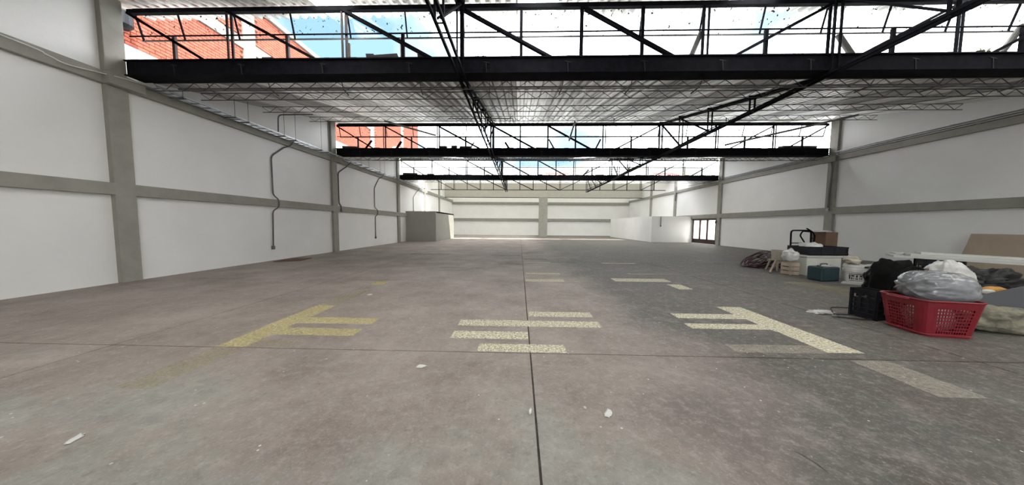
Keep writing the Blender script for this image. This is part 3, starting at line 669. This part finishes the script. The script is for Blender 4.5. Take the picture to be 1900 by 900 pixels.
# ------------------------------------------------------------------ clutter along the right wall
def open_crate(name, w, d, h, mt, label, loc, rz=0, nx=6, ny=4, nz=3, th=.012, grp=None):
    """open plastic crate: rails and ribs leaving real openings"""
    o = empty(name, loc, rz); tag(o, label, 'crate', grp)
    def panel(p0, ux, L, n):
        b = MB(); p0 = Vector(p0); ux = Vector(ux)
        for k in range(nz + 1):
            z = h * k / nz; hh = .05 * h / .3 if k in (0, nz) else .02
            b.bar(p0 + Vector((0, 0, min(max(z, hh / 2), h - hh / 2))), p0 + ux * L + Vector((0, 0, min(max(z, hh / 2), h - hh / 2))), th, hh)
        for k in range(n + 1):
            q = p0 + ux * (L * k / n); b.bar(q, q + Vector((0, 0, h)), .03 if 0 < k < n else .05, th, ux.cross(Vector((0, 0, 1))))
        return b
    panel((-w / 2, -d / 2, 0), (1, 0, 0), w, nx).build('side_panel', mt, o); panel((-w / 2, d / 2, 0), (1, 0, 0), w, nx).build('side_panel', mt, o)
    panel((-w / 2, -d / 2, 0), (0, 1, 0), d, ny).build('end_panel', mt, o); panel((w / 2, -d / 2, 0), (0, 1, 0), d, ny).build('end_panel', mt, o)
    MB().box(-w / 2, w / 2, -d / 2, d / 2, 0, .012).build('base', mt, o)
    MB().box(-w / 2 + .02, w / 2 - .02, -d / 2 + .02, d / 2 - .02, .02, h * .7).build('dark_filling', M['black'], o)
    return o
# red basket with perforated sides
o = empty('red_basket', (5.93, 4.08, 0), -.17); tag(o, 'large red perforated plastic basket holding a grey bag', 'basket')
def basket():
    W2, D2, H, T = .275, .25, .5, 1.22
    bm = bmesh.new(); nlev = 11
    per = []   # rounded rectangle perimeter
    rc = .09; seg = 5
    def ring(s):
        pts = []
        hw, hd = W2 * s, D2 * s
        nlx, nly = 14, 12
        for (cx, cy, a0) in ((hw - rc, hd - rc, 0), (-hw + rc, hd - rc, 90), (-hw + rc, -hd + rc, 180), (hw - rc, -hd + rc, 270)):
            for k in range(seg + 1):
                a = math.radians(a0 + 90 * k / seg); pts.append((cx + rc * math.cos(a), cy + rc * math.sin(a)))
            n = nlx if a0 in (0, 180) else nly
            p = pts[-1]
            if a0 == 0: q = (-hw + rc, hd)
            elif a0 == 90: q = (-hw, -hd + rc)
            elif a0 == 180: q = (hw - rc, -hd)
            else: q = (hw, hd - rc)
            for k in range(1, n): pts.append((p[0] + (q[0] - p[0]) * k / n, p[1] + (q[1] - p[1]) * k / n))
        return pts
    rows = []
    for j in range(nlev + 1):
        z = H * j / nlev; s = 1 + (T - 1) * j / nlev
        rows.append([bm.verts.new((x, y, z)) for x, y in ring(s)])
    n = len(rows[0])
    for j in range(nlev):
        for k in range(n):
            q = (rows[j][k], rows[j][(k + 1) % n], rows[j + 1][(k + 1) % n], rows[j + 1][k])
            pos = 0; straight = False      # holes on the straight stretches only; rim, foot and corner bands stay solid
            for L_ in (14, 12, 14, 12):
                if pos + seg + 1 <= k < pos + seg + L_ - 1: straight = True
                pos += seg + L_
            if straight and 1 <= j < nlev - 2:
                c = sum((v.co for v in q), Vector()) / 4
                inn = [bm.verts.new(c + (v.co - c) * .62) for v in q]
                for e_ in range(4): bm.faces.new((q[e_], q[(e_ + 1) % 4], inn[(e_ + 1) % 4], inn[e_]))
            else: bm.faces.new(q)
    bm.faces.new(list(reversed(rows[0])))
    m = bpy.data.meshes.new('body'); bm.to_mesh(m); bm.free(); m.materials.append(M['red'])
    b = place('body', m, o); sd = b.modifiers.new('solid', 'SOLIDIFY'); sd.thickness = .006; sd.offset = 0
    rim = [(x, y, H) for x, y in ring(T)]
    MB().tube(rim, .014, 8, closed=True).build('rim', M['red'], o, smooth=True)
    MB().tube([(x, y, .03) for x, y in ring(1.03)], .010, 8, closed=True).build('foot_ring', M['red'], o, smooth=True)
    for sgn in (-1, 1): MB().tube(arc([(sgn * W2 * T * 1.0, -.12, H), (sgn * (W2 * T + .05), -.12, H - .01), (sgn * (W2 * T + .05), .12, H - .01), (sgn * W2 * T, .12, H)], .04), .012, 8).build('handle', M['red'], o, smooth=True)
basket()
o = lump('plastic_bag', M['silver'], None, (6.04, 4.10, .64), (.36, .28, .24), .07, 1.5, 3, nu=110, nv=60, wrinkle=.10, rot=(0, .06, -.15), streak=True); tag(o, 'shiny grey plastic bag bulging out of the red basket', 'bag')
o = lump('plastic_bag', M['whitebag'], None, (5.93, 4.07, .22), (.22, .19, .2), .1, 2.0, 5, nu=40, nv=24, wrinkle=.08); tag(o, 'pale bag at the bottom of the red basket, seen through its holes', 'bag')
o = lump('plastic_bag', M['whitebag'], None, (7.58, 5.04, .45), (.31, .21, .46), .15, 2.0, 8, nu=72, nv=40, wrinkle=.09, flat=.05); tag(o, 'white crumpled sack standing behind the grey bag', 'bag')
open_crate('plastic_crate', .22, .30, .48, M['black'], 'black slotted crate stood on end beside the red basket', (5.82, 4.66, 0), .15, 2, 3, 6)
# black bag with strap behind the basket
o = empty('duffel_bag', (7.0, 5.3, 0)); tag(o, 'black slouched bag with a strap behind the red basket', 'bag')
lump('body', M['blackcloth'], o, (0, 0, .44), (.26, .22, .46), .16, 1.8, 11, flat=.05, power=.6, wrinkle=.04)
MB().tube(curve_pts([(-.28, -.2, .35), (-.32, -.3, .6), (-.1, -.3, .80), (.18, -.26, .74), (.3, -.2, .5)]), .022, 6).build('strap', M['blackcloth'], o, smooth=True)
MB().box(.12, .26, -.29, -.25, .70, .77).build('patch', M['card'], o, rot=(0, 0, .2))
# cords on the floor
o = empty('power_cord', (5.30, 4.75, 0)); tag(o, 'black cord trailing from the slotted crate across the floor', 'cord')
MB().tube(curve_pts([(.0, -.12, .012), (.2, -.2, .012), (.42, -.22, .012), (.62, -.12, .012)]), .011, 6).build('loop', M['rubber'], o, smooth=True)
MB().tube(curve_pts([(.1, .02, .012), (.14, .1, .06), (.22, .16, .09), (.46, .10, .1)]), .009, 6).build('loop', M['rubber'], o, smooth=True)
MB().tube(curve_pts([(.1, .0, .012), (.25, .03, .012), (.4, -.02, .012), (.5, -.05, .03)]), .008, 6).build('loop', M['rubber'], o, smooth=True)
MB().lathe([(.012, 0), (.024, .02), (.024, .06), (.01, .08)], (0, 0, 0), 10).build('plug', M['dpipe'], o, (.0, -.11, .024), (0, -1.57, 0))
o = lump('plastic_scrap', M['whitebag'], None, (5.30, 4.88, .018), (.20, .09, .022), .5, 2.5, 21, nu=30, nv=14, wrinkle=.3, rot=(0, 0, .1)); tag(o, 'crumpled white plastic scrap at the end of the cord', 'scrap')
# sack, slanted panel, amber tool, tarp on the right edge
o = lump('woven_sack', M['sack'], None, (6.98, 4.22, .17), (.55, .27, .19), .25, 2.2, 31, flat=.1, nu=60, nv=34, wrinkle=.16, rot=(0, .08, -.12)); tag(o, 'slumped beige woven sack right of the red basket', 'sack')
o = MB().box(-.62, .70, -.015, .015, 0, .44).build('dark_panel', M['grey'], None, (8.02, 4.46, .11), (-.62, -.17, .10), bevel=.004); tag(o, 'slate grey panel leaning back on the clutter at the right edge', 'panel')
open_crate('plastic_crate', .55, .34, .33, M['black'], 'black crate under the amber tool at the right edge', (8.45, 5.12, 0), .1, 4, 3, 3)
o = empty('amber_tool', (8.38, 5.02, .33), .2); tag(o, 'amber and white plastic tool lying on a black crate', 'tool')
lump('body', M['amber'], o, (0, 0, .07), (.2, .09, .075), .1, 2, 2, nu=24, nv=14); lump('cap', M['whiteplastic'], o, (-.22, -.03, .055), (.09, .06, .055), .1, 2, 4, nu=20, nv=12)
o = lump('black_tarp', M['tarp'], None, (9.15, 5.72, .30), (.72, .36, .36), .35, 2.0, 41, flat=.12, nu=72, nv=40, wrinkle=.2, rot=(0, 0, .1)); tag(o, 'crumpled black film heaped below the long white planks', 'tarp')
o = lump('black_tarp', M['tarp'], None, (7.9, 6.05, .33), (.34, .26, .38), .3, 2.2, 43, flat=.12, nu=60, nv=34, wrinkle=.2); tag(o, 'bunched black film bag left of the film heap', 'tarp')
# long planks on dark crates
for k, (x, y_) in enumerate(((9.75, 6.62), (11.3, 5.5))):
    open_crate('plastic_crate', .5, .42, (.765, .70)[k], M['black'], ['black crate carrying the far end of the white planks', 'black crate carrying the near end of the white planks'][k], (x, y_, 0), -.6, 4, 3, 5)
PD = math.atan2(-2.3, 3.2)
pm = MB().box(0, 4.3, -.14, .14, 0, .045).mesh('long_plank', M['plank'])
for k, (dx, dy, dz, r, lab) in enumerate(((0, -.16, .665, 0, 'long white plank, lowest on the side toward the basket'), (.05, .15, .665, .01, 'long white plank, lowest on the side toward the wall'), (.25, -.12, .712, .015, 'long white plank, second layer toward the basket'), (.12, .17, .712, -.01, 'long white plank, second layer toward the wall'), (.45, .05, .759, .02, 'long white plank, topmost of the stack'))):
    p = Vector((9.15, 7.05, 0)) + Matrix.Rotation(PD, 3, 'Z') @ Vector((dx, dy, dz + .133 - .03 * dx))
    o = place('long_plank', pm, None, p, (0, .03, PD + r)); tag(o, lab, 'plank', 'long white planks stacked on crates')
# leaning hardboard
o = MB().box(-2.2, .0, -.012, .012, 0, 1.38).build('leaning_board', M['hardboard'], None, (15.2, 9.95, 0), (.33, 0, math.pi / 2)); tag(o, 'large tan board leaning on the right wall', 'board')
# white box with crate
o = empty('foam_box', (9.36, 8.95, 0), .0); tag(o, 'white box under the wide black tray', 'box')
MB().box(-.52, .52, -.3, .3, 0, .56).build('body', M['styro'], o, bevel=.02); MB().box(-.54, .54, -.32, .32, .565, .635).build('lid', M['styro'], o, bevel=.015)
o = empty('black_tray', (9.42, 8.95, .636)); tag(o, 'wide shallow black tray on top of the white box', 'tray')
b = MB(); hw, hd, hh = .58, .34, .26
for (x0, x1, y0, y1) in ((-hw, hw, -hd, -hd + .02), (-hw, hw, hd - .02, hd), (-hw, -hw + .02, -hd + .02, hd - .02), (hw - .02, hw, -hd + .02, hd - .02)): b.box(x0, x1, y0, y1, 0, hh)
b.box(-hw, hw, -hd, hd, 0, .015).build('body', M['black'], o)
for z in (.03, .22): MB().box(-hw - .012, hw + .012, -hd - .012, -hd, z, z + .03).build('rib', M['black'], o)
for x in (-.56, -.2, .2, .56): MB().box(x - .02, x + .02, -hd - .01, -hd, 0, hh).build('rib', M['black'], o)
o = lump('cloth_bundle', M['whitebag'], None, (9.22, 8.95, .83), (.30, .22, .18), .2, 2.2, 51, nu=48, nv=26, wrinkle=.08); tag(o, 'soft white bundle lying in the wide black tray', 'bundle')
# hand truck
o = empty('hand_truck', (9.62, 9.62, 0), .05); tag(o, 'black tubular hand truck standing behind the white box', 'hand truck')
MB().tube(arc([(-.36, 0, .06), (-.40, 0, 1.38), (.34, .04, 1.38), (.40, .04, .06)], .10), .024, 8).build('main_frame', M['steel'], o, smooth=True)
MB().tube(arc([(-.02, -.1, .7), (-.06, -.14, .98), (-.30, -.2, 1.22), (-.22, -.2, 1.36), (.05, -.16, 1.34)], .06), .020, 8).build('handle', M['steel'], o, smooth=True)
MB().tube(arc([(.46, .05, .8), (.50, .05, 1.2), (.38, .02, 1.33), (.12, -.02, 1.45)], .08), .022, 8).build('handle', M['steel'], o, smooth=True)
for z in (.30, .62, .95): MB().tube([(-.38, 0, z), (.0 if z > .9 else .39, 0, z)], .016, 8).build('cross_bar', M['steel'], o)
MB().tube([(.38, .03, 1.12), (.5, .05, 1.12)], .014, 6).build('cross_bar', M['steel'], o)
MB().box(-.36, .38, -.26, .02, .03, .045).build('toe_plate', M['steel'], o)
for s in (-.46, .48): MB().lathe([(.05, -.03), (.13, -.03), (.14, 0), (.13, .03), (.05, .03)], (0, 0, 0), 18).build('wheel', M['rubber'], o, (s, .12, .14), (0, 1.57, 0)); MB().lathe([(.02, -.04), (.05, -.035), (.05, .035), (.02, .04)], (0, 0, 0), 12).build('hub', M['pipe'], bpy.data.objects[-1] if False else [c for c in o.children if c.name.startswith('wheel')][-1])
# carton
o = empty('cardboard_box', (10.92, 10.15, 0), .12); tag(o, 'tall brown cardboard box behind the hand truck', 'box')
MB().box(-.24, .24, -.22, .22, 0, 1.32).build('body', M['card'], o, bevel=.006)
MB().box(-.24, .24, -.03, .03, 1.32, 1.323).build('tape', M['hardboard'], o)
o = lump('plastic_scrap', M['whitebag'], None, (10.75, 10.05, 1.345), (.22, .16, .03), .4, 2.2, 61, nu=30, nv=14, wrinkle=.2); tag(o, 'pale plastic scrap on the tall cardboard box', 'scrap')
# hose coil
o = empty('hose_coil', (8.95, 10.35, 0)); tag(o, 'tangled coil of maroon hose at the far end of the clutter', 'hose')
for k in range(15):
    rr = random.uniform(.24, .42); tilt = random.uniform(.15, .95); az = random.uniform(-.6, .6); zc = max(.02 + rr * math.sin(tilt) * .95, .04) + random.uniform(0, .04)
    R_ = Matrix.Rotation(az, 3, 'Z') @ Matrix.Rotation(-tilt, 3, 'Y')
    c0 = Vector((random.uniform(-.22, .12), random.uniform(-.1, .1), zc))
    MB().tube([c0 + R_ @ Vector((rr * math.cos(a) * 1.15, rr * math.sin(a), .02 * math.sin(3 * a + k))) for a in [2 * math.pi * q / 28 for q in range(28)]], .014, 6, closed=True).build('loop', M['maroon'], o, smooth=True)
def bucket(name, loc, r0, r1, h, mt, label, cat='bucket', lid=False, label_print=False, nest=0):
    o = empty(name, loc); tag(o, label, cat)
    prof = [(r0, 0), (r1 * .97, h * .82), (r1 * 1.05, h * .83), (r1 * 1.05, h * .87), (r1, h * .88), (r1, h * .93), (r1 * 1.06, h * .94), (r1 * 1.06, h)]
    if not lid: prof += [(r1 * .96, h), (r0 * .95, .02), (.01, .02)]
    bd = MB().lathe(prof, (0, 0, 0), 28).build('body', mt, o, smooth=False)
    for k in range(nest): MB().lathe([(r1 * 1.06, 0), (r1 * 1.06, .03), (r1 * 1.0, .035), (r1, .07), (r1 * .96, .07), (r1 * .96, 0)], (0, 0, h + .0 + k * .07), 28).build('nested_rim', mt, o)
    MB().tube([(r1 * 1.08 * math.cos(a), r1 * 1.08 * math.sin(a), h * .86 - .10 * math.sin(a - 3.6) ** 2) for a in [3.6 + math.pi * q / 14 for q in range(15)]], .004, 5).build('bail_handle', M['pipe'], o)
    if label_print:
        for (a0, a1, z0, z1) in ((3.4, 3.55, .3, .62), (3.62, 3.9, .5, .62), (3.62, 3.75, .28, .44), (3.83, 3.9, .28, .44), (4.0, 4.3, .3, .38), (4.05, 4.22, .44, .62), (4.4, 4.7, .5, .62), (4.4, 4.5, .28, .46), (4.6, 4.72, .28, .46), (3.4, 4.8, .66, .70), (3.4, 4.8, .18, .22)):
            b = MB(); n = 4; v = []
            for q in range(n + 1):
                a = a0 + (a1 - a0) * q / n
                for zz in (z0, z1):
                    rr = r0 + (r1 * .97 - r0) * (zz / .82) + .004; v.append((rr * math.cos(a), rr * math.sin(a), zz * h))
            b.add(v, [(2 * q, 2 * q + 2, 2 * q + 3, 2 * q + 1) for q in range(n)]); b.build('printed_mark', M['print'], bd, fix=False)
    return o
bucket('paint_bucket', (9.10, 7.66, 0), .17, .20, .36, M['whiteplastic'], 'white bucket with dark printed label beside the teal canister', label_print=True, nest=2)
o = lump('crumpled_bag', M['creamplastic'], None, (8.98, 7.62, .60), (.16, .12, .11), .3, 2.2, 71, nu=30, nv=18, wrinkle=.15, rot=(0, .5, 0)); tag(o, 'small crumpled bag on top of the white bucket', 'bag')
# teal canister
o = empty('teal_canister', (8.58, 7.92, 0), .15); tag(o, 'dark teal plastic canister in front of the white box', 'canister')
MB().box(-.30, .27, -.19, .19, 0, .40).build('body', M['teal'], o, bevel=.04)
MB().box(-.22, .2, -.02, .02, .40, .43).build('ridge', M['teal'], o); MB().tube(arc([(-.12, 0, .39), (-.12, 0, .47), (.1, 0, .47), (.1, 0, .39)], .03), .014, 8).build('handle', M['teal'], o); MB().lathe([(.04, 0), (.04, .05)], (-.2, -.08, .4), 14).build('cap', M['black'], o)
o = lump('plastic_scrap', M['whitebag'], None, (8.48, 7.78, .425), (.14, .07, .03), .4, 2.2, 63, nu=24, nv=12, wrinkle=.2); tag(o, 'white scrap lying on the teal canister', 'scrap')
# stool with bucket, little crate with white bag
o = empty('wooden_stool', (8.92, 9.72, 0), .3); tag(o, 'low pale wooden stool beside the maroon hose', 'stool')
MB().box(-.2, .2, -.16, .16, .34, .38).build('seat', M['wood'], o, bevel=.006)
for sx in (-1, 1):
    for sy in (-1, 1): MB().bar((sx * .22, sy * .17, 0), (sx * .14, sy * .11, .345), .04, .04, (0, 1, 0)).build('leg', M['wood'], o)
MB().bar((-.2, 0, .14), (.2, 0, .14), .025, .03).build('stretcher', M['wood'], o)
bucket('cream_bucket', (8.92, 9.72, .381), .13, .16, .32, M['creamplastic'], 'cream bucket standing on the low wooden stool')
o = empty('wooden_crate', (8.52, 8.82, 0), .1); tag(o, 'small pale wooden crate left of the white box', 'crate')
for k in range(3):
    z = .02 + k * .125
    MB().box(-.15, .15, -.15, -.135, z, z + .1).build('slat', M['wood'], o); MB().box(-.15, .15, .135, .15, z, z + .1).build('slat', M['wood'], o)
    MB().box(-.15, -.135, -.134, .134, z, z + .1).build('slat', M['wood'], o); MB().box(.135, .15, -.134, .134, z, z + .1).build('slat', M['wood'], o)
for sx in (-1, 1):
    for sy in (-1, 1): MB().box(sx * .12 - .015, sx * .12 + .015, sy * .12 - .015, sy * .12 + .015, 0, .38).build('corner_post', M['wood'], o)
MB().box(-.15, .15, -.15, .15, .38, .395).build('top_board', M['wood'], o)
o = lump('plastic_bag', M['whitebag'], None, (8.52, 8.84, .58), (.20, .17, .19), .15, 2.2, 66, nu=40, nv=24, wrinkle=.08, flat=.06, knot=.06); tag(o, 'white bag on the small wooden crate', 'bag')
o = MB().bar((8.12, 9.05, .03), (8.42, 9.2, .40), .045, .045).build('wood_batten', M['wood']); tag(o, 'pale batten leaning on the small wooden crate', 'batten')
# middle clutter
o = MB().prism_z([(8.55, 7.46), (9.9, 6.75), (10.2, 7.1), (9.2, 7.95)], .0, .03).build('floor_board', M['plank']); tag(o, 'white board flat on the floor under the printed bucket', 'board')
for k, (x, y_, z, r, mt, lab) in enumerate(((9.65, 7.35, .21, (.30, .22, .19), 'sack', 'beige cloth heap behind the printed bucket'), (10.1, 7.2, .25, (.26, .2, .23), 'creamplastic', 'brownish bundle near the end of the white planks'), (9.95, 7.72, .28, (.4, .2, .27), 'styro', 'pale cloth heap close to the white box'))):
    o = lump('cloth_heap', M[mt], None, (x, y_, z), r, .3, 2.2, 80 + k, nu=44, nv=24, wrinkle=.15, flat=.08); tag(o, lab, 'cloth')
for k, (p, q, r, mt, lab) in enumerate((((9.1, 7.05, .07), (9.9, 6.7, .09), .03, 'black', 'black tube lowest beside the printed bucket'), ((9.15, 7.15, .13), (10.0, 6.75, .15), .026, 'pipe', 'grey metal tube beside the printed bucket'), ((9.05, 7.5, .44), (10.1, 7.0, .5), .022, 'black', 'black tube lying across the cloth heaps'), ((9.1, 7.62, .47), (10.3, 7.3, .56), .024, 'whiteplastic', 'white tube lying across the cloth heaps'))):
    o = MB().tube([p, ((p[0] + q[0]) / 2, (p[1] + q[1]) / 2 - .02, (p[2] + q[2]) / 2), q], r, 8).build('tube_offcut', M[mt], smooth=True); tag(o, lab, 'tube')

# ------------------------------------------------------------------ scraps on the floor
for k, (x, y_, sx, sy, lab) in enumerate(((-1.02, 2.78, .05, .03, 'white paper scrap left of the long floor joint'), (.72, 2.12, .05, .025, 'white crushed scrap right of the long floor joint'), (-3.05, 1.72, .05, .025, 'white scrap on the floor at the lower left'), (.10, 2.12, .012, .035, 'small white sliver lying in the long floor joint'), (-3.15, 4.55 + 1.1, .05, .03, 'small pale flake near the yellow line'), (.55, 2.18, .012, .01, 'tiny white crumb beside the crushed scrap'))):
    o = lump('paper_scrap', M['whiteplastic'], None, (x, y_, .006), (sx, sy, .008), .5, 2.5, 90 + k, nu=18, nv=8, wrinkle=.3, rot=(0, 0, k)); tag(o, lab, 'scrap')
